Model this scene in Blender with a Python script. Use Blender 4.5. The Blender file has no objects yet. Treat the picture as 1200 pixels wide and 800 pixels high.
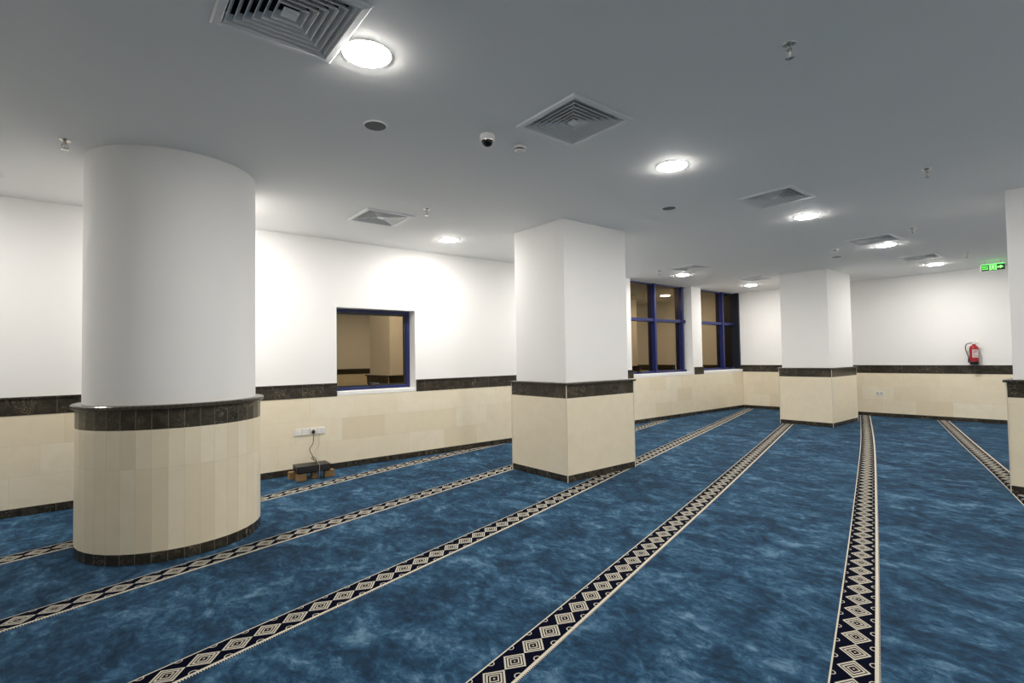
import bpy, bmesh, math, random
from mathutils import Vector, Matrix
random.seed(7)
S = 1.5                      # metres per layout unit (the camera stands 1.5 m above the carpet)
PI = math.pi
sc = bpy.context.scene
COL = sc.collection
ZC = 2.118 * S               # ceiling height
ZD = 0.786 * S               # top of the marble band
ZB = 0.664 * S               # underside of the marble band / top of the stone cladding
ZBASE = 0.055 * S            # top of the dark skirting
WY = 4.718 * S               # room face of the left wall
TILE_H = (ZB - ZBASE) / 3
GY = 4.89 * S                # glass line of the two tall windows

# ------------------------------------------------------------------ materials
class NT:
    """tiny node-tree builder"""
    def __init__(s, name):
        s.m = bpy.data.materials.new(name); s.m.use_nodes = True
        s.t = s.m.node_tree; s.n = s.t.nodes; s.n.clear()
        s.out = s.n.new('ShaderNodeOutputMaterial')
    def new(s, typ, **kw):
        nd = s.n.new(typ)
        for k, v in kw.items(): setattr(nd, k, v)
        return nd
    def put(s, sock, v):
        if isinstance(v, bpy.types.NodeSocket): s.t.links.new(v, sock)
        elif v is not None: sock.default_value = v
    def math(s, op, a, b=None, c=None):
        nd = s.new('ShaderNodeMath', operation=op)
        s.put(nd.inputs[0], a); s.put(nd.inputs[1], b); s.put(nd.inputs[2], c)
        return nd.outputs[0]
    def mix(s, f, a, b):
        nd = s.new('ShaderNodeMix', data_type='RGBA')
        s.put(nd.inputs[0], f); s.put(nd.inputs[6], a); s.put(nd.inputs[7], b)
        return nd.outputs[2]
    def noise(s, vec, scale, detail=3, rough=.55, dist=0.0):
        nd = s.new('ShaderNodeTexNoise')
        s.put(nd.inputs['Vector'], vec); nd.inputs['Scale'].default_value = scale
        nd.inputs['Detail'].default_value = detail; nd.inputs['Roughness'].default_value = rough
        nd.inputs['Distortion'].default_value = dist
        return nd.outputs['Fac']
    def ramp(s, f, stops, interp='LINEAR'):
        nd = s.new('ShaderNodeValToRGB'); cr = nd.color_ramp; cr.interpolation = interp
        while len(cr.elements) < len(stops): cr.elements.new(0.5)
        for e, (p, c) in zip(cr.elements, stops): e.position = p; e.color = (*c, 1) if len(c) == 3 else c
        s.put(nd.inputs[0], f)
        return nd.outputs[0]
    def bsdf(s, col, rough=.5, metal=0.0, bump=None, spec=.5, emit=None, estr=0.0):
        b = s.new('ShaderNodeBsdfPrincipled')
        s.put(b.inputs['Base Color'], col if isinstance(col, bpy.types.NodeSocket) else (*col, 1))
        s.put(b.inputs['Roughness'], rough); s.put(b.inputs['Metallic'], metal)
        s.put(b.inputs['Specular IOR Level'], spec)
        if bump is not None:
            bn = s.new('ShaderNodeBump'); bn.inputs['Strength'].default_value = bump[1]; bn.inputs['Distance'].default_value = bump[2]
            s.put(bn.inputs['Height'], bump[0]); s.t.links.new(bn.outputs[0], b.inputs['Normal'])
        if emit: b.inputs['Emission Color'].default_value = (*emit, 1); b.inputs['Emission Strength'].default_value = estr
        s.t.links.new(b.outputs[0], s.out.inputs[0])
        return s.m
    def uv(s):
        u = s.new('ShaderNodeUVMap'); x = s.new('ShaderNodeSeparateXYZ')
        s.t.links.new(u.outputs[0], x.inputs[0])
        return u.outputs[0], x.outputs[0], x.outputs[1]
    def obj(s): return s.new('ShaderNodeTexCoord').outputs['Object']
    def geo(s): return s.new('ShaderNodeNewGeometry').outputs['Position']

def plain(name, col, rough=.5, metal=0.0, var=.06, scale=8, spec=.5):
    t = NT(name)
    n = t.noise(t.obj(), scale, 3)
    c = t.mix(n, (*[max(0, x*(1-var)) for x in col], 1), (*[min(1, x*(1+var)) for x in col], 1))
    return t.bsdf(c, rough, metal, spec=spec)

def m_paint(name, col):
    t = NT(name); p = t.geo()
    n = t.noise(p, .9, 3); c = t.mix(n, (*[x*.985 for x in col], 1), (*[min(1, x*1.01) for x in col], 1))
    return t.bsdf(c, .75, bump=(t.noise(p, 160, 2), .04, .002), spec=.25)

def m_stone(name, w, off=True, th=TILE_H, var=1.0):
    """honed beige limestone cladding in courses, each stone of its own tint"""
    t = NT(name); uv, u, v = t.uv()
    row = t.math('FLOOR', t.math('DIVIDE', t.math('SUBTRACT', v, ZBASE), th))
    wn = t.new('ShaderNodeTexWhiteNoise', noise_dimensions='1D'); t.put(wn.inputs['W'], t.math('ADD', row, 3.7))
    uu = t.math('DIVIDE', u, w)
    if off: uu = t.math('ADD', uu, wn.outputs['Value'])
    col = t.math('FLOOR', uu)
    cv = t.new('ShaderNodeCombineXYZ'); t.put(cv.inputs[0], col); t.put(cv.inputs[1], row)
    w2 = t.new('ShaderNodeTexWhiteNoise', noise_dimensions='3D'); t.put(w2.inputs['Vector'], cv.outputs[0])
    base = t.ramp(t.math('MULTIPLY_ADD', w2.outputs['Value'], var, .5*(1-var)), [(0, (.72, .63, .455)), (.35, (.79, .705, .535)), (.7, (.81, .73, .565)), (1, (.83, .765, .62))])
    cl = t.noise(uv, 5.5, 6, .62, .5)
    base = t.mix(t.math('MULTIPLY', t.ramp(cl, [(.38, (1, 1, 1)), (.62, (0, 0, 0))]), .3), base, (.70, .61, .44, 1))
    sp = t.noise(uv, 60, 4, .7)
    base = t.mix(t.math('MULTIPLY', t.ramp(sp, [(.6, (0, 0, 0)), (.72, (1, 1, 1))]), .25), base, (.74, .67, .53, 1))
    fu = t.math('FRACT', uu); e = .0022 / w
    ju = t.math('ADD', t.math('LESS_THAN', fu, e), t.math('GREATER_THAN', fu, 1 - e))
    fv = t.math('FRACT', t.math('DIVIDE', t.math('SUBTRACT', v, ZBASE), th)); ev = .0022 / th
    jv = t.math('ADD', t.math('LESS_THAN', fv, ev), t.math('GREATER_THAN', fv, 1 - ev))
    j = t.math('MINIMUM', t.math('ADD', ju, jv), 1.0)
    base = t.mix(t.math('MULTIPLY', j, .35), base, (.56, .48, .34, 1))
    return t.bsdf(base, t.math('MULTIPLY_ADD', w2.outputs['Value'], .12, .3), bump=(j, .15, -.001), spec=.4)

def m_marble(name, w):
    """dark brown-green marble with pale veins and light joints"""
    t = NT(name); uv, u, v = t.uv()
    uu = t.math('DIVIDE', u, w); cell = t.math('FLOOR', uu)
    wn = t.new('ShaderNodeTexWhiteNoise', noise_dimensions='1D'); t.put(wn.inputs['W'], cell)
    ad = t.new('ShaderNodeVectorMath', operation='ADD'); t.put(ad.inputs[0], uv); t.put(ad.inputs[1], wn.outputs['Color'])
    n1 = t.noise(ad.outputs[0], 9, 6, .6, 1.2)
    c = t.ramp(n1, [(.3, (.016, .013, .009)), (.55, (.036, .03, .021)), (.75, (.075, .062, .043))])
    vn = t.noise(ad.outputs[0], 6, 5, .65, 2.2)
    vein = t.math('LESS_THAN', t.math('ABSOLUTE', t.math('SUBTRACT', vn, .5)), .006)
    gate = t.ramp(t.noise(ad.outputs[0], 3.5, 2), [(.45, (0, 0, 0)), (.62, (1, 1, 1))])
    c = t.mix(t.math('MULTIPLY', t.math('MULTIPLY', vein, gate), .8), c, (.33, .28, .2, 1))
    fu = t.math('FRACT', uu); e = .0018 / w
    j = t.math('MINIMUM', t.math('ADD', t.math('LESS_THAN', fu, e), t.math('GREATER_THAN', fu, 1 - e)), 1.0)
    c = t.mix(t.math('MULTIPLY', j, .55), c, (.28, .24, .17, 1))
    return t.bsdf(c, .24, spec=.5)

def m_carpet():
    t = NT('blue_carpet'); p = t.geo()
    mp = t.new('ShaderNodeMapping'); t.put(mp.inputs['Vector'], p); mp.inputs['Rotation'].default_value = (0, 0, -.279)
    mp.inputs['Scale'].default_value = (1.5, 1.0, 1.0)
    q = mp.outputs[0]
    a = t.noise(q, .9, 3, .5, .3); b = t.noise(q, 3.0, 8, .68, .7); d = t.noise(q, 12, 5, .72, .6)
    s_ = t.math('ADD', t.math('ADD', t.math('MULTIPLY', a, .13), t.math('MULTIPLY', b, .50)), t.math('MULTIPLY', d, .37))
    c = t.ramp(s_, [(.38, (.0035, .013, .030)), (.445, (.0075, .028, .058)), (.50, (.014, .050, .098)), (.545, (.030, .088, .155)), (.60, (.085, .165, .245)), (.66, (.16, .25, .33))])
    st = t.noise(q, 7.5, 5, .7, 2.5)
    mk = t.math('LESS_THAN', t.math('ABSOLUTE', t.math('SUBTRACT', st, .5)), .012)
    gt = t.ramp(t.noise(q, 2.6, 2), [(.56, (0, 0, 0)), (.66, (1, 1, 1))])
    c = t.mix(t.math('MULTIPLY', t.math('MULTIPLY', mk, gt), .75), c, (.003, .008, .02, 1))
    fine = t.noise(p, 300, 2)
    c = t.mix(t.math('MULTIPLY', fine, .2), c, (.010, .035, .07, 1))
    m = t.bsdf(c, .95, bump=(fine, .5, .004), spec=.1)
    b_ = [n for n in t.n if n.type == 'BSDF_PRINCIPLED'][0]
    b_.inputs['Sheen Weight'].default_value = .06; b_.inputs['Sheen Roughness'].default_value = .5
    b_.inputs['Sheen Tint'].default_value = (.55, .75, 1, 1)
    return m

STRIP_W = .197
def m_border():
    """woven border: concentric cream diamonds on navy between cream edges; u = metres along, v = 0..1 across"""
    t = NT('woven_diamond_border'); uv, u, v = t.uv()
    P = .166
    px = t.math('SUBTRACT', t.math('FRACT', t.math('DIVIDE', u, P)), .5); ax = t.math('ABSOLUTE', px)
    d = t.math('ADD', t.math('DIVIDE', ax, .5), t.math('DIVIDE', t.math('ABSOLUTE', t.math('SUBTRACT', v, .47)), .35))
    cream = (.50, .47, .395); dk = (.007, .006, .008); navy = (.0012, .002, .009)
    c = t.ramp(d, [(0, cream), (.08, dk), (.31, cream), (.42, dk), (.56, cream), (.71, dk), (.82, cream), (.985, navy)], 'CONSTANT')
    dx = t.math('MULTIPLY', t.math('SUBTRACT', ax, .5), P / STRIP_W)
    def ring(c0, r0, r1):
        dv = t.math('SUBTRACT', v, c0)
        r = t.math('SQRT', t.math('ADD', t.math('MULTIPLY', dx, dx), t.math('MULTIPLY', dv, dv)))
        return t.math('MULTIPLY', t.math('GREATER_THAN', r, r0), t.math('LESS_THAN', r, r1))
    c = t.mix(t.math('MINIMUM', t.math('ADD', ring(.035, .075, .098), ring(.885, .085, .112)), 1.0), c, (*cream, 1))
    edge = t.math('MINIMUM', t.math('ADD', t.math('LESS_THAN', v, .04), t.math('GREATER_THAN', v, .885)), 1.0)
    n = t.noise(uv, 90, 2)
    c = t.mix(edge, c, t.mix(n, (.49, .455, .38, 1), (.60, .56, .46, 1)))
    saw = t.math('MULTIPLY', t.math('GREATER_THAN', v, .965), t.math('GREATER_THAN', t.math('FRACT', t.math('MULTIPLY', u, 75)), .45))
    c = t.mix(saw, c, (.012, .02, .05, 1))
    return t.bsdf(c, .9, bump=(t.noise(uv, 300, 2), .4, .003), spec=.03)

def m_glass():
    t = NT('bronze_reflective_glass')
    g = t.new('ShaderNodeBsdfGlossy'); g.inputs['Color'].default_value = (.36, .275, .165, 1); g.inputs['Roughness'].default_value = .015
    tr = t.new('ShaderNodeBsdfTransparent'); tr.inputs['Color'].default_value = (.30, .24, .15, 1)
    mx = t.new('ShaderNodeMixShader'); mx.inputs[0].default_value = .12
    t.t.links.new(g.outputs[0], mx.inputs[1]); t.t.links.new(tr.outputs[0], mx.inputs[2])
    t.t.links.new(mx.outputs[0], t.out.inputs[0])
    return t.m

def m_emit(name, col, st):
    t = NT(name); e = t.new('ShaderNodeEmission'); e.inputs[0].default_value = (*col, 1); e.inputs[1].default_value = st
    t.t.links.new(e.outputs[0], t.out.inputs[0]); return t.m

LAMP = 60.0
M = dict(
    wall=m_paint('white_wall_paint', (.83, .825, .815)), ceil=m_paint('white_ceiling_paint', (.89, .89, .88)),
    stone=m_stone('beige_stone', .62), stone_col=m_stone('beige_stone_narrow', .1053, False, .415*S, .75), stone_big=m_stone('beige_stone_pillar', 50, False, 3.0, .3),
    marble=m_marble('dark_marble', .61), marble_col=m_marble('dark_marble_narrow', .1053), marble_big=m_marble('dark_marble_pillar', 50),
    grout=plain('pale_joint', (.62, .57, .47), .6), carpet=m_carpet(), border=m_border(),
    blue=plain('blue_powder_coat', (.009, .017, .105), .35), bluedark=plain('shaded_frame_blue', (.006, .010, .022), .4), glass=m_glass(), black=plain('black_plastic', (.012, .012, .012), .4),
    dark=plain('vent_dark', (.012, .012, .013), .8), alu=plain('vent_grey', (.80, .81, .82), .4), white=plain('white_plastic', (.78, .77, .75), .35),
    grey=plain('speaker_grey', (.16, .16, .155), .7, scale=300, var=.3), chrome=plain('chrome', (.62, .6, .56), .22, 1.0),
    lamp=m_emit('lit_diffuser', (1, .955, .895), LAMP), red=plain('red_enamel', (.30, .006, .010), .25), labelw=plain('label_white', (.62, .6, .58), .4),
    green=m_emit('green_lit', (.10, 1, .08), 1.5), greentop=m_emit('green_lit_top', (.10, 1, .12), .8), signblack=plain('sign_black', (.006, .02, .008), .3),
    box=plain('recorder_black', (.006, .007, .007), .42), wood=plain('raw_wood', (.25, .15, .06), .7, var=.25, scale=25), cable=plain('brown_cable', (.05, .035, .02), .5),
    cablew=plain('pale_cable', (.42, .36, .27), .5), dome=plain('smoked_dome', (.006, .006, .007), .08), ext=plain('night_render', (.05, .045, .04), .8))

# ------------------------------------------------------------------ geometry helpers
def prism(bm, pts, z0, z1):
    a = [bm.verts.new((x, y, z0)) for x, y in pts]; b = [bm.verts.new((x, y, z1)) for x, y in pts]
    n = len(pts); fs = [bm.faces.new(a[::-1]), bm.faces.new(b)]
    for i in range(n): fs.append(bm.faces.new((a[i], a[(i+1) % n], b[(i+1) % n], b[i])))
    return fs
def box(bm, x0, x1, y0, y1, z0, z1): return prism(bm, [(x0, y0), (x1, y0), (x1, y1), (x0, y1)], z0, z1)
def lathe(bm, prof, seg=32, mtx=None):
    """prof: list of (r, z) from one end to the other"""
    rings = []
    for r, z in prof:
        if r < 1e-6: rings.append([bm.verts.new((0, 0, z))])
        else: rings.append([bm.verts.new((r*math.cos(2*PI*i/seg), r*math.sin(2*PI*i/seg), z)) for i in range(seg)])
    for A, B in zip(rings, rings[1:]):
        for i in range(seg):
            j = (i+1) % seg
            if len(A) == 1 and len(B) == 1: continue
            if len(A) == 1: bm.faces.new((A[0], B[i], B[j]))
            elif len(B) == 1: bm.faces.new((A[i], B[0], A[j]))
            else: bm.faces.new((A[i], B[i], B[j], A[j]))
    if mtx is not None: bmesh.ops.transform(bm, matrix=mtx, verts=[v for r in rings for v in r])
def tube(bm, pts, r, seg=8):
    pts = [Vector(p) for p in pts]; rings = []
    up = Vector((.31, .22, .92))
    for i, p in enumerate(pts):
        t = (pts[min(i+1, len(pts)-1)] - pts[max(i-1, 0)]).normalized()
        a = t.cross(up).normalized(); b = t.cross(a)
        rings.append([bm.verts.new(p + r*(math.cos(2*PI*k/seg)*a + math.sin(2*PI*k/seg)*b)) for k in range(seg)])
    for A, B in zip(rings, rings[1:]):
        for k in range(seg): bm.faces.new((A[k], A[(k+1) % seg], B[(k+1) % seg], B[k]))
    bm.faces.new(rings[0][::-1]); bm.faces.new(rings[-1])
def smooth_path(pts, n=8):
    P = [Vector(p) for p in pts]; P = [P[0]] + P + [P[-1]]; out = []
    for i in range(1, len(P)-2):
        for k in range(n):
            t = k/n; a, b, c, d = P[i-1], P[i], P[i+1], P[i+2]
            out.append(.5*((2*b)+(c-a)*t+(2*a-5*b+4*c-d)*t*t+(3*b-a-3*c+d)*t**3))
    return out + [P[-2]]
def auto_uv(bm):
    L = bm.loops.layers.uv.verify()
    for f in bm.faces:
        n = f.normal
        if abs(n.z) > .7:
            for l in f.loops: l[L].uv = (l.vert.co.x, l.vert.co.y)
        else:
            t = Vector((-n.y, n.x, 0)).normalized()
            for l in f.loops: l[L].uv = (l.vert.co.dot(t) + 40, l.vert.co.z)
def obj(name, bm, mat, parent=None, uv=True, smooth=False, bevel=0, kind=None, label=None):
    bmesh.ops.recalc_face_normals(bm, faces=bm.faces[:]); bm.normal_update()
    if uv is True: auto_uv(bm)
    me = bpy.data.meshes.new(name); bm.to_mesh(me); bm.free()
    me.materials.append(M[mat])
    o = bpy.data.objects.new(name, me); COL.objects.link(o)
    if parent: o.parent = parent
    if smooth:
        for p in me.polygons: p.use_smooth = True
        me.set_sharp_from_angle(angle=math.radians(35))
    if bevel:
        b = o.modifiers.new('bevel', 'BEVEL'); b.width = bevel; b.segments = 2; b.limit_method = 'ANGLE'
    if kind: o['kind'] = kind
    if label: o['label'] = label
    return o
def thing(name, label, cat, loc=(0, 0, 0), rz=0, group=None, kind=None):
    o = bpy.data.objects.new(name, None); COL.objects.link(o); o.location = loc; o.rotation_euler = (0, 0, rz); o.empty_display_size = .1
    if kind: o['kind'] = kind
    if label: o['label'] = label
    if cat: o['category'] = cat
    if group: o['group'] = group
    return o
def tag(o, label, cat, group=None):
    o['label'] = label; o['category'] = cat
    if group: o['group'] = group
    return o
def dup(root, loc, label):
    r = root.copy(); COL.objects.link(r); r.location = loc; r['label'] = label
    for ch in list(root.children):
        c = ch.copy(); COL.objects.link(c); c.parent = r
        for g in list(ch.children):
            d = g.copy(); COL.objects.link(d); d.parent = c
    return r
BM = bmesh.new

# ------------------------------------------------------------------ the room shell
XMIN, YMIN = -2.3*S, -1.9*S
def rwx(y): return 9.476*S - .05*y             # right wall line, slightly out of square
RN = Vector((-.99875, -.05, 0)).normalized()   # its normal into the room
RD = Vector((.05, -.99875, 0)).normalized()    # along it, away from the left wall
R0 = Vector((rwx(WY), WY, 0))                  # corner with the left wall
XR = rwx(WY)

bm = BM(); box(bm, XMIN-.3, rwx(YMIN)+.4, YMIN-.3, WY+.4, -.25, -.012); obj('floor', bm, 'ext', kind='structure')
bm = BM(); k = .003; prism(bm, [(XMIN+k, YMIN+k), (rwx(YMIN)-k, YMIN+k), (XR-k, WY-k), (XMIN+k, WY-k)], -.0119, 0)
carpet = tag(obj('prayer_carpet', bm, 'carpet'), 'mottled blue wall-to-wall carpet covering the whole hall floor', 'carpet')

# ceiling with square openings for the diffusers
VENT = [(.468, 1.70), (1.757, 1.69), (1.722, 3.77), (3.783, 1.655), (6.03, 1.694), (7.635, 1.69), (5.94, 3.69), (7.63, 3.645), (-.645, 4.03)]
HV = .262
xs = sorted({XMIN-.3, rwx(YMIN)+.4} | {c[0]*S+s*HV for c in VENT for s in (-1, 1)})
ys = sorted({YMIN-.3, WY+.6} | {c[1]*S+s*HV for c in VENT for s in (-1, 1)})
bm = BM(); vg = {}
def cv(i, j, k):
    if (i, j, k) not in vg: vg[i, j, k] = bm.verts.new((xs[i], ys[j], (ZC, ZC+.12)[k]))
    return vg[i, j, k]
def hole(i, j):
    if not (0 <= i < len(xs)-1 and 0 <= j < len(ys)-1): return None
    cx, cy = (xs[i]+xs[i+1])/2, (ys[j]+ys[j+1])/2
    return any(abs(cx-a*S) < HV and abs(cy-b*S) < HV for a, b in VENT)
for i in range(len(xs)-1):
    for j in range(len(ys)-1):
        if hole(i, j): continue
        bm.faces.new((cv(i, j, 0), cv(i, j+1, 0), cv(i+1, j+1, 0), cv(i+1, j, 0)))
        bm.faces.new((cv(i, j, 1), cv(i+1, j, 1), cv(i+1, j+1, 1), cv(i, j+1, 1)))
        for di, dj, a, b in ((-1, 0, (i, j), (i, j+1)), (1, 0, (i+1, j+1), (i+1, j)), (0, -1, (i+1, j), (i, j)), (0, 1, (i, j+1), (i+1, j+1))):
            if hole(i+di, j+dj) is not False:
                bm.faces.new((cv(*a, 0), cv(*b, 0), cv(*b, 1), cv(*a, 1)))
obj('ceiling', bm, 'ceil', kind='structure')

# left wall: openings for one small and two tall windows
W1 = (1.703*S, 2.512*S); W1Z = (.69*S, 1.49*S)
W2 = (6.02*S, 7.61*S); W3 = (7.893*S, XR); PIER = (W2[1], W3[0])
T = .40
bm = BM()
box(bm, XMIN-.3, W1[0], WY, WY+T, -.02, ZC)
box(bm, W1[0], W1[1], WY, WY+T, -.02, W1Z[0]-.03); box(bm, W1[0], W1[1], WY, WY+T, W1Z[1], ZC)
box(bm, W1[1], W2[0], WY, WY+T, -.02, ZC)
box(bm, W2[0], W2[1], WY, WY+T, -.02, ZB+.01)
box(bm, PIER[0], PIER[1], WY, GY+.12, -.02, ZC)
box(bm, W3[0], W3[1]+.1, WY, WY+T, -.02, ZB+.01)
wl = obj('wall_left', bm, 'wall', kind='structure')
bm = BM(); box(bm, XMIN, XR-.02, WY-.016, WY, ZBASE, ZB); obj('stone_cladding', bm, 'stone', wl)
def band(bm, x0, x1):
    box(bm, x0, x1, WY-.02, WY, ZB, ZD-.02); box(bm, x0, x1, WY-.032, WY, ZD-.0199, ZD)
bm = BM(); band(bm, XMIN, W1[0]-.005); band(bm, W1[1]+.012, W2[0]+.03); band(bm, PIER[0]+.05, PIER[1]+.03)
obj('marble_band', bm, 'marble', wl, bevel=.003)
bm = BM(); box(bm, XMIN, XR-.02, WY-.022, WY, 0.0036, ZBASE); obj('baseboard_left', bm, 'marble', kind='structure')

# right wall
def rstrip(bm, s0, s1, t0, t1, z0, z1):
    p = [R0 + RD*s0 + RN*t0, R0 + RD*s1 + RN*t0, R0 + RD*s1 + RN*t1, R0 + RD*s0 + RN*t1]
    return prism(bm, [(q.x, q.y) for q in p], z0, z1)
LR = (WY - YMIN) + .1
bm = BM(); rstrip(bm, -.5, LR, -.3, 0, -.02, ZC); wr = obj('wall_right', bm, 'wall', kind='structure')
bm = BM(); rstrip(bm, .016, LR-.1, 0, .016, ZBASE, ZB); obj('stone_cladding', bm, 'stone', wr)
bm = BM(); rstrip(bm, -.06, LR-.1, 0, .02, ZB, ZD-.02); rstrip(bm, -.06, LR-.1, 0, .032, ZD-.0199, ZD); obj('marble_band', bm, 'marble', wr, bevel=.003)
bm = BM(); rstrip(bm, .022, LR-.1, 0, .022, .0036, ZBASE); obj('baseboard_right', bm, 'marble', kind='structure')
# two walls behind the camera
bm = BM(); box(bm, XMIN-.3, XMIN, YMIN-.3, WY+.4, -.02, ZC); wb = obj('wall_back', bm, 'wall', kind='structure')
bm = BM(); box(bm, XMIN, XMIN+.016, YMIN, WY-.03, .0036, ZB); obj('stone_cladding', bm, 'stone', wb)
bm = BM(); box(bm, XMIN, XMIN+.025, YMIN, WY-.035, ZB, ZD); obj('marble_band', bm, 'marble', wb)
bm = BM(); box(bm, XMIN, rwx(YMIN)+.2, YMIN-.3, YMIN, -.02, ZC); wn_ = obj('wall_near', bm, 'wall', kind='structure')
bm = BM(); box(bm, XMIN+.03, rwx(YMIN)-.03, YMIN, YMIN+.016, .0036, ZB); obj('stone_cladding', bm, 'stone', wn_)
bm = BM(); box(bm, XMIN+.03, rwx(YMIN)-.04, YMIN, YMIN+.025, ZB, ZD); obj('marble_band', bm, 'marble', wn_)

# ------------------------------------------------------------------ windows
def win(name): return thing(name, None, None, kind='structure')
G1 = 4.834*S
w = win('window_1'); f = .055
x0, x1 = W1[0]+.002, W1[1]-.002; z0, z1 = .705*S, W1Z[1]-.002
bm = BM()
box(bm, x0, x0+f*.7, G1, G1+.06, z0, z1); box(bm, x1-f, x1, G1, G1+.06, z0, z1)
box(bm, x0+f*.7, x1-f, G1, G1+.06, z0, z0+f*.8); box(bm, x0+f*.7, x1-f, G1, G1+.06, z1-f*.8, z1)
obj('frame', bm, 'blue', w, bevel=.004)
bm = BM()                                          # opening sash, set a little back
a0, a1, c0, c1 = x0+f*.7+.002, x1-f-.002, z0+f*.8+.002, z1-f*.8-.002
box(bm, a0, a0+.03, G1+.012, G1+.05, c0, c1); box(bm, a1-.035, a1, G1+.012, G1+.05, c0, c1)
box(bm, a0+.03, a1-.035, G1+.012, G1+.05, c0, c0+.022); box(bm, a0+.03, a1-.035, G1+.012, G1+.05, c1-.03, c1)
obj('sash', bm, 'black', w, bevel=.003)
bm = BM(); box(bm, a0+.028, a1-.033, G1+.03, G1+.038, c0+.02, c1-.028); obj('pane', bm, 'glass', w)
bm = BM(); box(bm, W1[0], W1[1], WY-.012, WY+T-.05, W1Z[0]-.03, .7045*S); obj('sill', bm, 'wall', w, bevel=.004, label='white painted sill')
hx = (x0+x1)/2
bm = BM(); box(bm, hx-.055, hx+.045, G1-.012, G1+.0119, c0-.006, c0+.05); tube(bm, [(hx-.03, G1-.008, c0+.03), (hx-.03, G1-.04, c0+.032), (hx+.07, G1-.045, c0+.036)], .011)
obj('handle', bm, 'black', w, bevel=.003, label='black latch handle')

def tall_window(name, x0, x1, mulls, ztr, jamb=None, hx=None):
    w = win(name); zb = .717*S; zt = ZC-.001
    dpt = .105
    for mx in mulls:
        bm = BM(); box(bm, mx-.068, mx, GY-dpt, GY+.03, zb, zt); obj('mullion', bm, 'blue', w, bevel=.004)
    bm = BM(); box(bm, x0, x1, GY-dpt*.8, GY+.03, ztr-.035, ztr+.035); obj('transom', bm, 'blue', w, bevel=.004)
    bm = BM(); box(bm, x0, x1, GY-dpt*.8, GY+.03, zb-.005, zb+.045)
    box(bm, x0, x0+.04, GY-.06, GY+.03, zb+.045, zt-.03); box(bm, x0, x1, GY-.06, GY+.03, zt-.03, zt)
    obj('frame', bm, 'blue', w, bevel=.004)
    if jamb:
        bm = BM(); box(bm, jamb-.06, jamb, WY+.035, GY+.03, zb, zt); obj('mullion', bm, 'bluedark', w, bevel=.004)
    e = [x0+.04] + [v for m_ in mulls for v in (m_-.07, m_+.002)] + [x1-.002]
    if jamb: e[-1] = jamb-.062
    for i in range(0, len(e)-1, 2):
        if e[i+1]-e[i] < .03: continue
        for (za, zc) in ((zb+.046, ztr-.036), (ztr+.036, zt-.031)):
            bm = BM(); box(bm, e[i], e[i+1], GY-.004, GY+.004, za, zc); obj('pane', bm, 'glass', w)
    bm = BM(); box(bm, x0, x1, WY-.014, GY+.1, ZB+.0101, zb-.0055); obj('sill', bm, 'wall', w, bevel=.004, label='white painted sill')
    if hx:
        bm = BM(); box(bm, hx-.05, hx+.05, GY-.125, GY-.085, zb+.02, zb+.05); tube(bm, [(hx, GY-.125, zb+.04), (hx, GY-.15, zb+.042), (hx+.09, GY-.155, zb+.045)], .01)
        obj('handle', bm, 'black', w, bevel=.003, label='black latch handle')
    return w
ZTR = 1.543*S
tall_window('window_2', W2[0]+.002, W2[1]-.002, [6.03*S+.07, 6.785*S, 7.535*S], ZTR, hx=6.33*S)
tall_window('window_3', W3[0]+.002, XR-.012, [W3[0]+.08, 8.82*S], ZTR, jamb=XR-.012, hx=9.0*S)
# dim facade across the way, seen faintly through the tinted glass
bm = BM(); box(bm, -6, 22, WY+9, WY+9.4, -6, 9); e_ = obj('exterior_facade', bm, 'ext', kind='structure')

# ------------------------------------------------------------------ columns
def column_ring(bm, r, z0, z1, n, phase=0.0, cap=True):
    L = bm.loops.layers.uv.verify(); w = .1053
    a = [(r*math.cos(2*PI*(i+phase)/n), r*math.sin(2*PI*(i+phase)/n)) for i in range(n)]
    fs = prism(bm, a, z0, z1)
    for i, f_ in enumerate(fs[2:]):
        for l in f_.loops:
            j = min(range(2), key=lambda k: (Vector(a[(i+k) % n]) - l.vert.co.xy).length)
            l[L].uv = ((i+j)*w, l.vert.co.z)
cx, cy = .339*S, 3.576*S
rt = thing('round_column', 'thick round white column clad in narrow beige stone strips below a dark marble ring', 'column', (cx, cy, 0))
bm = BM(); column_ring(bm, .42*S, ZD, ZC-.001, 96); obj('shaft', bm, 'wall', rt, smooth=True, label='white painted round shaft')
bm = BM(); lathe(bm, [(.40*S, ZD-.034), (.463*S, ZD-.034), (.468*S, ZD-.028), (.468*S, ZD-.008), (.463*S, ZD), (.40*S, ZD)], 96); obj('ledge', bm, 'marble_big', rt, smooth=True, label='polished dark marble ledge')
bm = BM(); column_ring(bm, .4478*S, ZB, ZD-.034, 40); obj('marble_band', bm, 'marble_col', rt, uv=False)
bm = BM(); column_ring(bm, .4478*S, ZBASE, ZB, 40); obj('stone_cladding', bm, 'stone_col', rt, uv=False)
bm = BM(); column_ring(bm, .4485*S, .0036, ZBASE, 40); obj('base_band', bm, 'marble_col', rt, uv=False)

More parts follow.
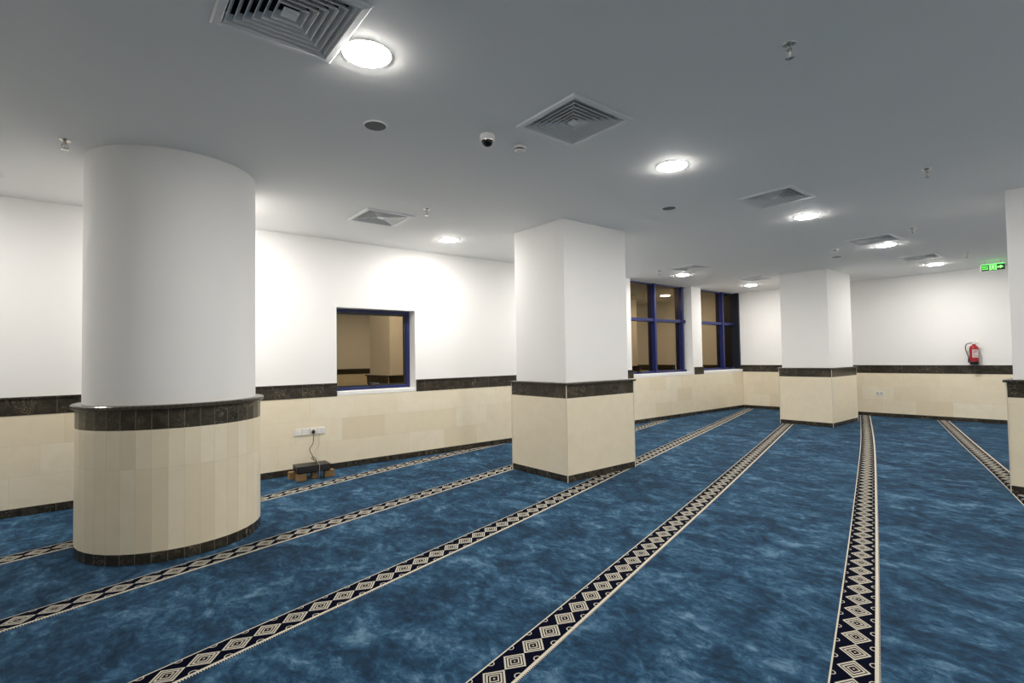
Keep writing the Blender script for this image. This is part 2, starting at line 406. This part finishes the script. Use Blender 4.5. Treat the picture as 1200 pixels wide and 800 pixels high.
def pillar(label, x0, x1, y0, y1):
    cx, cy = (x0+x1)/2*S, (y0+y1)/2*S; hx, hy = (x1-x0)/2*S, (y1-y0)/2*S
    rt = thing('square_pillar', label, 'pillar', (cx, cy, 0))
    ins = .047
    bm = BM(); box(bm, -hx+ins, hx-ins, -hy+ins, hy-ins, ZD, ZC-.001); obj('shaft', bm, 'wall', rt, bevel=.004, label='white painted shaft')
    o = .028
    bm = BM(); box(bm, -hx-o, hx+o, -hy-o, hy+o, ZD-.026, ZD); obj('ledge', bm, 'marble_big', rt, bevel=.007, label='polished dark marble ledge')
    for nm, z0, z1, m_ in (('marble_band', ZB, ZD-.026, 'marble_big'), ('stone_cladding', ZBASE, ZB, 'stone_big'), ('base_band', .0036, ZBASE, 'marble_big')):
        bm = BM(); box(bm, -hx, hx, -hy, hy, z0, z1); obj(nm, bm, m_, rt)
    for sx in (-1, 1):
        for sy in (-1, 1):
            bm = BM(); box(bm, sx*hx-.004, sx*hx+.004, sy*hy-.004, sy*hy+.004, .0036, ZD-.0265); obj('corner_joint', bm, 'grout', rt, label='pale corner joint')
    return rt
pillar('square white pillar with beige stone foot standing in mid hall, right of the small window', 2.876, 3.718, 2.904, 3.596)
pillar('square white pillar with beige stone foot in the far corner, right of the tall windows', 7.56, 8.48, 2.652, 3.328)
pillar('square white pillar cut by the right picture edge, nearest the green exit sign', 4.93, 5.77, -.06, .634)

# ------------------------------------------------------------------ carpet borders
def ribbon(pts, label):
    P = [Vector((x*S, y*S, 0)) for x, y in pts]; bm = BM(); L = bm.loops.layers.uv.verify(); rows = []; s = 0; st = []
    sp = smooth_path(P, 10)
    for i, p in enumerate(sp):
        t = (sp[min(i+1, len(sp)-1)] - sp[max(i-1, 0)]).normalized(); n = Vector((-t.y, t.x, 0))
        if i: s += (p - sp[i-1]).length
        st.append(s)
        row = []
        for sgn, z in ((1, .0002), (1, .003), (-1, .003), (-1, .0002)):      # the strip is trimmed along the wall it meets
            q = p + n*(STRIP_W/2)*sgn + Vector((0, 0, z))
            if q.y > WY - .004: q -= t*((q.y - WY + .004)/t.y)
            if q.x > rwx(q.y) - .006: q -= t*((q.x - rwx(q.y) + .006)/(t.x + .05*t.y))
            row.append(bm.verts.new(q))
        rows.append(row)
    for i, (A, B) in enumerate(zip(rows, rows[1:])):
        for k in range(4):
            f_ = bm.faces.new((A[k], A[(k+1) % 4], B[(k+1) % 4], B[k]))
            for l in f_.loops:
                r_ = i if l.vert in A else i+1; kk = (rows[r_]).index(l.vert)
                l[L].uv = (st[r_] + 30, (0, 0, 1, 1)[kk])
    bm.faces.new(rows[0]); bm.faces.new(rows[-1][::-1])
    return obj('border_strip', bm, 'border', carpet, uv=False, label=label)
ribbon([(-2.25, 3.16), (-.4, 3.705), (.92, 4.065), (2.0, 4.37), (2.9, 4.60), (3.65, 4.765)], 'cream and navy diamond border running along the left wall past the round column')
ribbon([(-2.25, 2.25), (-.3, 2.79), (.26, 2.95), (2.93, 3.665), (6.32, 4.56), (6.7, 4.66)], 'cream and navy diamond border passing in front of the round column')
ribbon([(-1.4, 1.54), (.14, 1.985), (.92, 2.2), (2.16, 2.535), (3.86, 3.03), (7.91, 4.20), (9.15, 4.56)], 'cream and navy diamond border passing the front corner of the mid pillar')
ribbon([(-.4, .92), (.94, 1.30), (2.55, 1.755), (4.13, 2.21), (7.54, 3.212), (9.2, 3.70)], 'cream and navy diamond border from the bottom centre to the far pillar')
ribbon([(.6, .262), (1.78, .592), (3.76, 1.155), (6.6, 1.98), (9.33, 2.818)], 'cream and navy diamond border running straight away on the right')
ribbon([(2.9, .0), (5.13, .62), (7.2, 1.24), (9.40, 1.887)], 'cream and navy diamond border beside the right-hand pillar')

# ------------------------------------------------------------------ ceiling fittings
def make_vent():
    t = thing('ceiling_vent', '', 'air vent', group='square ceiling air diffusers')
    bm = BM()
    o, i_ = .296, .25
    def sq(h, z): return [bm.verts.new((sx*h, sy*h, z)) for sx, sy in ((-1, -1), (1, -1), (1, 1), (-1, 1))]
    R_ = [sq(i_, .05), sq(i_, -.004), sq(i_+.008, -.012), sq(o-.008, -.010), sq(o, -.002), sq(o, 0), sq(i_+.006, 0), sq(i_+.006, .05)]
    for A, B in zip(R_, R_[1:] + R_[:1]):
        for k in range(4): bm.faces.new((A[k], A[(k+1) % 4], B[(k+1) % 4], B[k]))
    obj('frame', bm, 'alu', t)
    for s_ in (.246, .211, .176, .141, .106, .071):
        bm = BM()
        R_ = [sq(s_, -.008), sq(s_-.003, .001), sq(s_-.024, .031), sq(s_-.0265, .030), sq(s_-.0065, .0), sq(s_-.0035, -.009)]
        for A, B in zip(R_, R_[1:] + R_[:1]):
            for k in range(4): bm.faces.new((A[k], A[(k+1) % 4], B[(k+1) % 4], B[k]))
        obj('louvre', bm, 'alu', t)
    bm = BM(); box(bm, -.036, .036, -.036, .036, -.006, .004); obj('centre_plate', bm, 'alu', t, bevel=.002)
    bm = BM()
    R_ = [sq(.249, .051), sq(.249, .10), sq(.255, .10), sq(.255, .051)]
    for A, B in zip(R_, R_[1:] + R_[:1]):
        for k in range(4): bm.faces.new((A[k], A[(k+1) % 4], B[(k+1) % 4], B[k]))
    box(bm, -.249, .249, -.249, .249, .095, .10); obj('duct', bm, 'dark', t)
    bm = BM()                                      # hanger bars behind the louvres
    box(bm, -.008, .008, -.246, .246, .042, .05); box(bm, -.246, .246, -.008, .008, .042, .05); obj('crossbar', bm, 'dark', t)
    return t
VL = ['square louvred ceiling vent cut by the top picture edge beside the nearest lamp', 'square louvred ceiling vent in the middle, right of the dome camera',
      'square louvred ceiling vent near the left wall above the small window', 'square ceiling vent at mid right, just above the third lamp in the long row',
      'square louvred ceiling vent second from the exit sign, in the long lamp row', 'square louvred ceiling vent closest to the exit sign',
      'square louvred ceiling vent above the first tall window', 'square louvred ceiling vent just left of the far pillar top', 'ceiling vent whose corner just shows at the left picture edge']
v0 = make_vent()
for k, ((x, y), l) in enumerate(zip(VENT, VL)):
    if k == 0: v0.location = (x*S, y*S, ZC); v0['label'] = l
    else: dup(v0, (x*S, y*S, ZC), l)

def make_lamp():
    t = thing('ceiling_downlight', '', 'ceiling light', group='round recessed ceiling lights')
    bm = BM(); lathe(bm, [(.1265, -.001), (.1265, -.0045), (.130, -.0055), (.1335, -.004), (.135, -.001), (.1265, -.001)], 40); obj('trim_ring', bm, 'white', t, smooth=True)
    bm = BM(); lathe(bm, [(0, -.020), (.05, -.019), (.09, -.0155), (.114, -.010), (.126, -.003), (.126, -.0005), (0, -.0005)], 40); obj('diffuser', bm, 'lamp', t, label='glowing white disc')
    return t
LAMPS = [(.752, 1.758, 'brightest nearest round ceiling light, beside the cut-off vent at the top'), (2.637, 1.739, 'round ceiling light right of the middle vent'),
         (4.522, 1.732, 'round ceiling light at mid right, third from the top in the long row'), (6.45, 1.706, 'round ceiling light second from the exit sign in the long row'),
         (8.453, 1.708, 'round ceiling light at the far end of the long row, nearest the exit sign'), (2.565, 4.117, 'round ceiling light near the left wall, left of the mid pillar'),
         (6.384, 4.084, 'round ceiling light above the first tall window'), (8.324, 4.067, 'round ceiling light beside the far pillar, above the second tall window'),
         (.69, 4.10, 'round ceiling light hidden behind the round column'), (4.48, 4.09, 'round ceiling light hidden behind the mid pillar'),
         (-1.2, 4.10, 'round ceiling light near the left wall, left of the round column, out of view')]
for x in (.75, 2.63, 4.52, 6.45, 8.45): LAMPS.append((x, -.62, 'round ceiling light in the row along the near side of the hall'))
l0 = make_lamp()
for k, (x, y, l) in enumerate(LAMPS):
    if k == 0: l0.location = (x*S, y*S, ZC); l0['label'] = l
    else: dup(l0, (x*S, y*S, ZC), l)

def make_sprinkler():
    t = thing('fire_sprinkler', '', 'sprinkler', group='pendent ceiling sprinklers')
    bm = BM(); lathe(bm, [(0, -.0005), (.038, -.0005), (.036, -.006), (.018, -.014), (.014, -.014), (0, -.014)], 24); obj('rosette', bm, 'chrome', t, smooth=True)
    bm = BM(); lathe(bm, [(0, -.013), (.011, -.013), (.011, -.034), (.014, -.036), (.014, -.044), (0, -.046)], 16); obj('body', bm, 'chrome', t, smooth=True)
    bm = BM(); tube(bm, [(0, 0, -.046), (0, 0, -.082)], .0035); obj('bulb', bm, 'chrome', t)
    for s in (-1, 1):
        bm = BM(); tube(bm, smooth_path([(s*.011, 0, -.042), (s*.021, 0, -.058), (s*.017, 0, -.074), (s*.003, 0, -.087)], 5), .0035); obj('frame_arm', bm, 'chrome', t)
    bm = BM(); lathe(bm, [(0, -.085), (.008, -.085), (.024, -.094), (.024, -.0965), (.006, -.092), (0, -.092)], 20); obj('deflector', bm, 'chrome', t, smooth=True)
    return t
SPR = [(1.942, .782, 'ceiling sprinkler alone at the upper right, nearest to the viewer'), (-.148, 3.354, 'ceiling sprinkler left of the round column top'),
       (1.897, 3.358, 'ceiling sprinkler beside the vent near the left wall'), (3.966, .823, 'ceiling sprinkler at right, left of the right-hand pillar top'),
       (5.762, 1.318, 'ceiling sprinkler beside the second lamp from the exit sign'), (7.846, 1.294, 'ceiling sprinkler just left above the exit sign'),
       (5.791, 4.05, 'ceiling sprinkler above the left edge of the first tall window'), (7.754, 4.0, 'ceiling sprinkler between the tall windows, left of the far lamp')]
s0 = make_sprinkler()
for k, (x, y, l) in enumerate(SPR):
    if k == 0: s0.location = (x*S, y*S, ZC); s0['label'] = l; s0.rotation_euler.z = .5; s0.scale = (.95, .95, .78)
    else: dup(s0, (x*S, y*S, ZC), l)

def make_speaker():
    t = thing('ceiling_speaker', '', 'speaker', group='flush round ceiling speakers')
    bm = BM(); lathe(bm, [(0, -.0005), (.074, -.0005), (.074, -.005), (0, -.007)], 32); obj('grille', bm, 'grey', t, smooth=True, label='grey mesh grille')
    bm = BM(); lathe(bm, [(.0745, -.0005), (.0745, -.006), (.083, -.006), (.086, -.0005), (.0745, -.0005)], 32); obj('rim', bm, 'ceil', t, smooth=True)
    return t
p0 = make_speaker()
for k, (x, y, l) in enumerate([(1.017, 2.284, 'flat grey round ceiling speaker below the nearest lamp'), (3.373, 2.259, 'flat grey round ceiling speaker above the mid pillar, below the second lamp'),
                               (6.741, 2.268, 'small flat grey ceiling speaker in front of the far pillar top')]):
    if k == 0: p0.location = (x*S, y*S, ZC); p0['label'] = l
    else: dup(p0, (x*S, y*S, ZC), l)

def make_detector():
    t = thing('smoke_detector', '', 'smoke detector', group='white ceiling smoke detectors')
    bm = BM(); lathe(bm, [(0, -.0005), (.05, -.0005), (.052, -.006), (.05, -.016), (.047, -.019), (0, -.019)], 28); obj('base', bm, 'white', t, smooth=True)
    bm = BM(); lathe(bm, [(0, -.018), (.034, -.018), (.034, -.028), (0, -.028)], 24); obj('sensing_slot', bm, 'black', t, smooth=True, label='dark sensing slots')
    bm = BM(); lathe(bm, [(0, -.0275), (.039, -.0275), (.041, -.031), (.034, -.040), (.016, -.044), (0, -.045)], 28); obj('cap', bm, 'white', t, smooth=True)
    return t
d0 = make_detector()
d0.location = (1.732*S, 2.064*S, ZC); d0['label'] = 'white smoke detector on the ceiling between dome camera and middle vent'
dup(d0, (6.236*S, 2.112*S, ZC), 'white smoke detector on the ceiling before the far pillar')

t = thing('dome_camera', 'small white ceiling security camera with black dome', 'security camera', (1.507*S, 2.048*S, ZC))
bm = BM(); lathe(bm, [(0, -.0005), (.050, -.0005), (.055, -.006), (.056, -.038), (.050, -.046), (0, -.046)], 32); obj('mount_base', bm, 'white', t, smooth=True)
bm = BM(); lathe(bm, [(.044, -.0455), (.043, -.056), (.036, -.074), (.022, -.086), (.008, -.0905), (0, -.091), ], 32); obj('dome', bm, 'dome', t, smooth=True, label='smoked black dome')
bm = BM(); lathe(bm, [(.0445, -.046), (.0505, -.046), (.049, -.052), (.0445, -.052), (.0445, -.046)], 32); obj('retaining_ring', bm, 'chrome', t, smooth=True)

# ------------------------------------------------------------------ exit sign
sx, sy, szc = 8.75*S, 1.20*S, 2.033*S
t = thing('exit_sign', 'green and black lit exit sign hanging from the ceiling by the right-hand pillar', 'exit sign', (sx, sy, ZC))
hl, hh = .162, .056
zr = szc - ZC
bm = BM(); box(bm, 0, .03, -hl, hl, zr-hh, zr+hh); obj('panel', bm, 'signblack', t, bevel=.003)
bm = BM(); box(bm, -.004, .034, hl+.0005, hl+.02, zr-hh-.003, zr+hh+.003); obj('end_cap', bm, 'white', t, bevel=.002, label='white end cap')
bm = BM(); box(bm, .004, .026, -hl, hl, zr+hh+.0005, zr+hh+.008); obj('light_edge', bm, 'greentop', t, label='green glowing top edge')
for y in (-.11, .11):
    bm = BM(); tube(bm, [(.015, y, zr+hh+.008), (.015, y, -.006)], .004); lathe(bm, [(0, -.0005), (.012, -.0005), (.012, -.006), (0, -.006)], 12, Matrix.Translation((.015, y, 0))); obj('hanger_rod', bm, 'chrome', t)
def flat(bm, pts):                                   # outline drawn on the face: (along, up), along grows to the right as seen
    a = [bm.verts.new((-.0026, -y, zr+z)) for y, z in pts]; b = [bm.verts.new((-.0002, -y, zr+z)) for y, z in pts]
    bm.faces.new(a); bm.faces.new(b[::-1])
    for i in range(len(pts)): bm.faces.new((a[i], b[i], b[(i+1) % len(pts)], a[(i+1) % len(pts)]))
def rect(bm, y0, y1, z0, z1): flat(bm, [(y0, z0), (y1, z0), (y1, z1), (y0, z1)])
bm = BM()                                            # door with a running figure
rect(bm, -.047, -.034, -.048, .048); rect(bm, .034, .047, -.048, .048); rect(bm, -.034, .034, .040, .048)
flat(bm, [(.0+.010*math.cos(a*PI/6), .026+.010*math.sin(a*PI/6)) for a in range(12)])
flat(bm, [(-.012, .014), (.008, .016), (.012, .006), (.004, -.012), (.020, -.024), (.016, -.044), (.008, -.044), (.010, -.028), (-.006, -.020), (-.016, -.040), (-.032, -.040), (-.032, -.032), (-.020, -.031), (-.010, -.014), (-.006, .002), (-.024, -.002), (-.026, .004)])
flat(bm, [(.012, .012), (.026, .002), (.030, .008), (.016, .020)])
obj('running_figure', bm, 'green', t, label='lit green running figure in a doorway')
bm = BM(); flat(bm, [(.062, -.010), (.100, -.010), (.100, -.026), (.142, .0), (.100, .026), (.100, .010), (.062, .010)]); obj('arrow', bm, 'green', t, label='lit green arrow pointing right')
# two short lines of small script, too fine to read
for z in (.018, -.020):
    bm = BM(); rect(bm, -.148, -.068, z-.001, z+.001)
    for k in range(5): flat(bm, [(-.148+k*.017, z-.0045), (-.139+k*.017, z-.0045), (-.141+k*.017, z+.0045), (-.146+k*.017, z+.0045)])
    obj('script_line', bm, 'green', t, label='row of small green script')

# ------------------------------------------------------------------ fire extinguisher on the right wall
hit = R0 + RD*((WY-1.512*S)/.99875) + RN*.112
t = thing('fire_extinguisher', 'red fire extinguisher with white label hung on the far wall above the marble band', 'fire extinguisher', (hit.x, hit.y, ZD+.012), math.atan2(RN.y, RN.x))
r_ = .074                                            # local +x faces into the room, +y to the right as seen from the room? (y to the left)
bm = BM(); lathe(bm, [(0, .055), (r_, .055), (r_, .335), (r_*.95, .36), (r_*.72, .385), (r_*.35, .40), (.024, .405), (.024, .42), (0, .42)], 32); obj('cylinder', bm, 'red', t, smooth=True)
bm = BM(); lathe(bm, [(0, 0), (r_*.86, 0), (r_*1.03, .02), (r_*1.03, .066), (r_*.99, .07), (0, .07)], 32); obj('base_cup', bm, 'black', t, smooth=True, label='black base cup')
bm = BM(); n = 10; a0, a1 = -.25, 1.25; rr = r_+.0012
vs = [[bm.verts.new((rr*math.cos(a0+(a1-a0)*i/n), rr*math.sin(a0+(a1-a0)*i/n), z)) for z in (.15, .31)] for i in range(n+1)]
# visible face is +x; the camera sits to the left of it, so centre the label towards -y
for A, B in zip(vs, vs[1:]): bm.faces.new((A[0], B[0], B[1], A[1]))
obj('label', bm, 'labelw', t, smooth=True, label='white instruction label')
lb = t.children[-1]
bm = BM()
for z, a_, b_ in ((.285, -.15, .9), (.262, -.15, .7), (.235, -.15, .3), (.205, -.15, .3), (.178, -.15, 1.0)):
    q = [[bm.verts.new((( rr+.001)*math.cos(a_+(b_-a_)*i/5), (rr+.001)*math.sin(a_+(b_-a_)*i/5), zz)) for zz in (z-.006, z+.006)] for i in range(6)]
    for A, B in zip(q, q[1:]): bm.faces.new((A[0], B[0], B[1], A[1]))
obj('print_block', bm, 'red', lb, label='red printed blocks')
bm = BM(); lathe(bm, [(0, .418), (.02, .418), (.022, .43), (.022, .452), (0, .456)], 20); box(bm, -.012, .012, -.035, .05, .436, .452); obj('valve', bm, 'chrome', t, bevel=.002)
bm = BM(); tube(bm, smooth_path([(0, -.03, .456), (0, .01, .47), (0, .05, .478), (0, .085, .47)], 5), .007); obj('lever', bm, 'chrome', t)
bm = BM(); tube(bm, smooth_path([(0, -.02, .452), (0, .02, .45), (0, .06, .445), (0, .088, .43)], 5), .007); obj('carry_handle', bm, 'chrome', t)
bm = BM(); lathe(bm, [(0, 0), (.017, 0), (.017, .01), (0, .012)], 20, Matrix.Translation((.02, .0, .442)) @ Matrix.Rotation(PI/2, 4, 'Y')); obj('pressure_gauge', bm, 'white', t, smooth=True)
bm = BM(); tube(bm, smooth_path([(0, -.035, .444), (.0, -.07, .442), (.0, -.115, .415), (.0, -.128, .34), (.0, -.112, .25), (.0, -.088, .165), (.0, -.083, .10)], 7), .0085, 10); obj('hose', bm, 'black', t, smooth=True, label='black rubber hose')
bm = BM(); lathe(bm, [(0, .045), (.015, .045), (.013, .11), (.009, .13), (0, .13)], 14, Matrix.Translation((0, -.086, 0))); obj('nozzle', bm, 'black', t, smooth=True)
bm = BM(); box(bm, -.11, -.098, -.03, .03, .24, .43); box(bm, -.098, -.02, -.018, .018, .408, .418); obj('wall_bracket', bm, 'chrome', t, bevel=.002)

# ------------------------------------------------------------------ sockets
def plate(bm, c, h): box(bm, c-.0425, c+.0425, -.0105, -.0005, -h, h)
def make_plate(label, x, sock):
    t = thing('wall_socket', label, 'wall socket', (x, WY-.016, .3675*S), 0, 'white outlet plates in a row on the left wall')
    bm = BM(); box(bm, -.0425, .0425, -.0105, -.0005, -.0425, .0425); obj('plate', bm, 'white', t, bevel=.003)
    if sock:
        bm = BM(); box(bm, -.004, .004, -.012, -.0106, .008, .022); box(bm, -.016, -.006, -.012, -.0106, -.016, -.010); box(bm, .006, .016, -.012, -.0106, -.016, -.010); obj('pin_slot', bm, 'grey', t)
        bm = BM(); box(bm, .022, .034, -.0135, -.0106, .018, .034); obj('switch_rocker', bm, 'white', t, bevel=.001)
    else:
        bm = BM(); box(bm, -.014, .014, -.013, -.0106, -.012, .016); obj('cover_flap', bm, 'white', t, bevel=.001)
    return t
make_plate('leftmost white outlet plate of the four on the left wall', 1.351*S, False)
make_plate('second white outlet plate from the left on the left wall, without plug', 1.418*S, False)
make_plate('white outlet plate on the left wall with the black plug in it', 1.485*S, True)
make_plate('rightmost white outlet plate of the four on the left wall', 1.556*S, True)
q = R0 + RD*((WY-2.62*S)/.99875) + RN*.0165
t = thing('wall_socket', 'small lone white double socket on the far wall stone cladding', 'wall socket', (q.x, q.y, .356*S), math.atan2(RN.y, RN.x)+PI/2)
bm = BM(); box(bm, -.074, .074, -.011, 0, -.044, .044); obj('plate', bm, 'white', t, bevel=.003)
for s in (-.036, .036):
    bm = BM(); box(bm, s-.014, s+.014, -.0122, -.0111, -.014, .014); obj('pin_slot', bm, 'grey', t)

# ------------------------------------------------------------------ recorder box on blocks
bz = .061*S
BX, BY, BR = 1.262*S, 4.415*S, -.06
def loc(px, py, z): return (BX + px*math.cos(BR) - py*math.sin(BR), BY + px*math.sin(BR) + py*math.cos(BR), z)
t = thing('recorder_box', 'black flat electronic box resting on wooden blocks against the left wall', 'recorder', (BX, BY, bz+.0005), BR)
LB, DB, HB = .40, .235, .088
bm = BM(); box(bm, 0, LB, 0, DB, .006, HB-.004); obj('case', bm, 'box', t, bevel=.006)
bm = BM(); box(bm, -.004, LB+.004, -.006, DB+.003, HB-.0039, HB+.002); obj('lid', bm, 'box', t, bevel=.003)
bm = BM(); box(bm, .012, LB-.012, -.008, -.0002, .014, .068); obj('front_panel', bm, 'black', t, bevel=.004)
bm = BM()
for k in range(9): box(bm, -.0015, -.0001, .04+k*.018, .05+k*.018, .025, .062)
obj('side_vent', bm, 'dark', t)
for px in (.03, LB-.03):
    for py in (.03, DB-.03):
        bm = BM(); lathe(bm, [(0, 0), (.012, 0), (.012, .006), (0, .006)], 12, Matrix.Translation((px, py, 0))); obj('rubber_foot', bm, 'dark', t)
BLK = [(1.302, 4.448, .105, .095, .12, 'pale wooden block under the front left corner of the black box'), (1.263, 4.575, .075, .09, .0, 'pale wooden block under the back left corner of the black box'),
       (1.533, 4.452, .12, .10, -.12, 'pale wooden block under the right end of the black box'), (1.415, 4.475, .07, .07, .05, 'shadowed wooden block under the middle of the black box')]
for x, y, a, b, r, l in BLK:
    t = thing('wooden_block', l, 'wood block', (x*S, y*S, 0), r, 'wooden support blocks')
    bm = BM(); box(bm, -a/2, a/2, -b/2, b/2, .0035, bz); o = obj('timber', bm, 'wood', t, bevel=.003)
    o.name = 'block'
# plug, flex and a thin pale cable
t = thing('power_cord', 'brown power cord with black plug hanging from the wall socket to the black box', 'power cord', (1.48*S, WY-.0275, .362*S))
lx, ly, lz = t.location
bm = BM(); lathe(bm, [(0, 0), (.021, 0), (.024, .008), (.022, .030), (.014, .040), (0, .042)], 20, Matrix.Translation((0, -.0005, 0)) @ Matrix.Rotation(PI/2, 4, 'X')); obj('plug', bm, 'black', t, smooth=True, label='round black plug')
top = bz + HB + .0065
pts = [(1.48, 4.683, .345), (1.476, 4.675, .325), (1.470, 4.668, .268), (1.442, 4.655, .232), (1.434, 4.645, .210), (1.450, 4.63, .168), (1.459, 4.60, .128)]
P3 = [(x*S-lx, y*S-ly, z*S-lz) for x, y, z in pts]
P3 += [(1.455*S-lx, 4.56*S-ly, top-lz+.004), (1.43*S-lx, 4.535*S-ly, top-lz+.03), (1.415*S-lx, 4.53*S-ly, top-lz+.055), (1.425*S-lx, 4.53*S-ly, top-lz+.068), (1.445*S-lx, 4.53*S-ly, top-lz+.05), (1.452*S-lx, 4.53*S-ly, top-lz)]
bm = BM(); tube(bm, smooth_path(P3, 8), .0048); obj('flex', bm, 'cable', t, smooth=True)
t = thing('data_cable', 'thin pale cable dropping from the rightmost outlet plate over the black box', 'cable', (1.53*S, WY-.022, .33*S))
lx, ly, lz = t.location
P3 = [(1.535*S, WY-.03, .345*S), (1.532*S, WY-.03, .30*S), (1.533*S, WY-.03, .25*S), (1.52*S, WY-.035, .222*S), (1.49*S, WY-.06, .20*S), (1.475*S, 4.60*S, .16*S), (1.462*S, 4.53*S, top+.002), (1.445*S, 4.45*S, top+.002), (1.439*S, 4.41*S-.006, top+.003), (1.437*S, 4.40*S-.012, top-.004), (1.434*S, 4.40*S-.02, top-.03), (1.432*S, 4.40*S-.02, .06), (1.432*S, 4.41*S-.01, .008)]
bm = BM(); tube(bm, smooth_path([(a-lx, b-ly, c-lz) for a, b, c in P3], 7), .0022, 6); obj('wire', bm, 'cablew', t, smooth=True)

# ------------------------------------------------------------------ camera, world, view
cam = bpy.data.cameras.new('camera'); co = bpy.data.objects.new('camera', cam); COL.objects.link(co)
r = Vector((.779842, -.625772, -.015979)); up = Vector((-.006546, -.033678, .999411)); fw = Vector((.625942, .779278, .030360))
co.matrix_world = Matrix((( r.x, up.x, -fw.x, 0), (r.y, up.y, -fw.y, 0), (r.z, up.z, -fw.z, 1.0*S), (0, 0, 0, 1)))
cam.sensor_fit = 'HORIZONTAL'; cam.sensor_width = 36; cam.lens = 36*599.68/1200; cam.clip_start = .05
sc.camera = co
wd = bpy.data.worlds.new('night'); wd.use_nodes = True; sc.world = wd
wd.node_tree.nodes['Background'].inputs[0].default_value = (.02, .025, .035, 1); wd.node_tree.nodes['Background'].inputs[1].default_value = .3
sc.view_settings.view_transform = 'Standard'; sc.view_settings.look = 'None'; sc.view_settings.gamma = 1; sc.view_settings.use_curve_mapping = False
sc.view_settings.exposure = 2.24
cy_ = sc.cycles
cy_.use_denoising = True; cy_.max_bounces = 10; cy_.diffuse_bounces = 6; cy_.glossy_bounces = 5; cy_.sample_clamp_indirect = 6
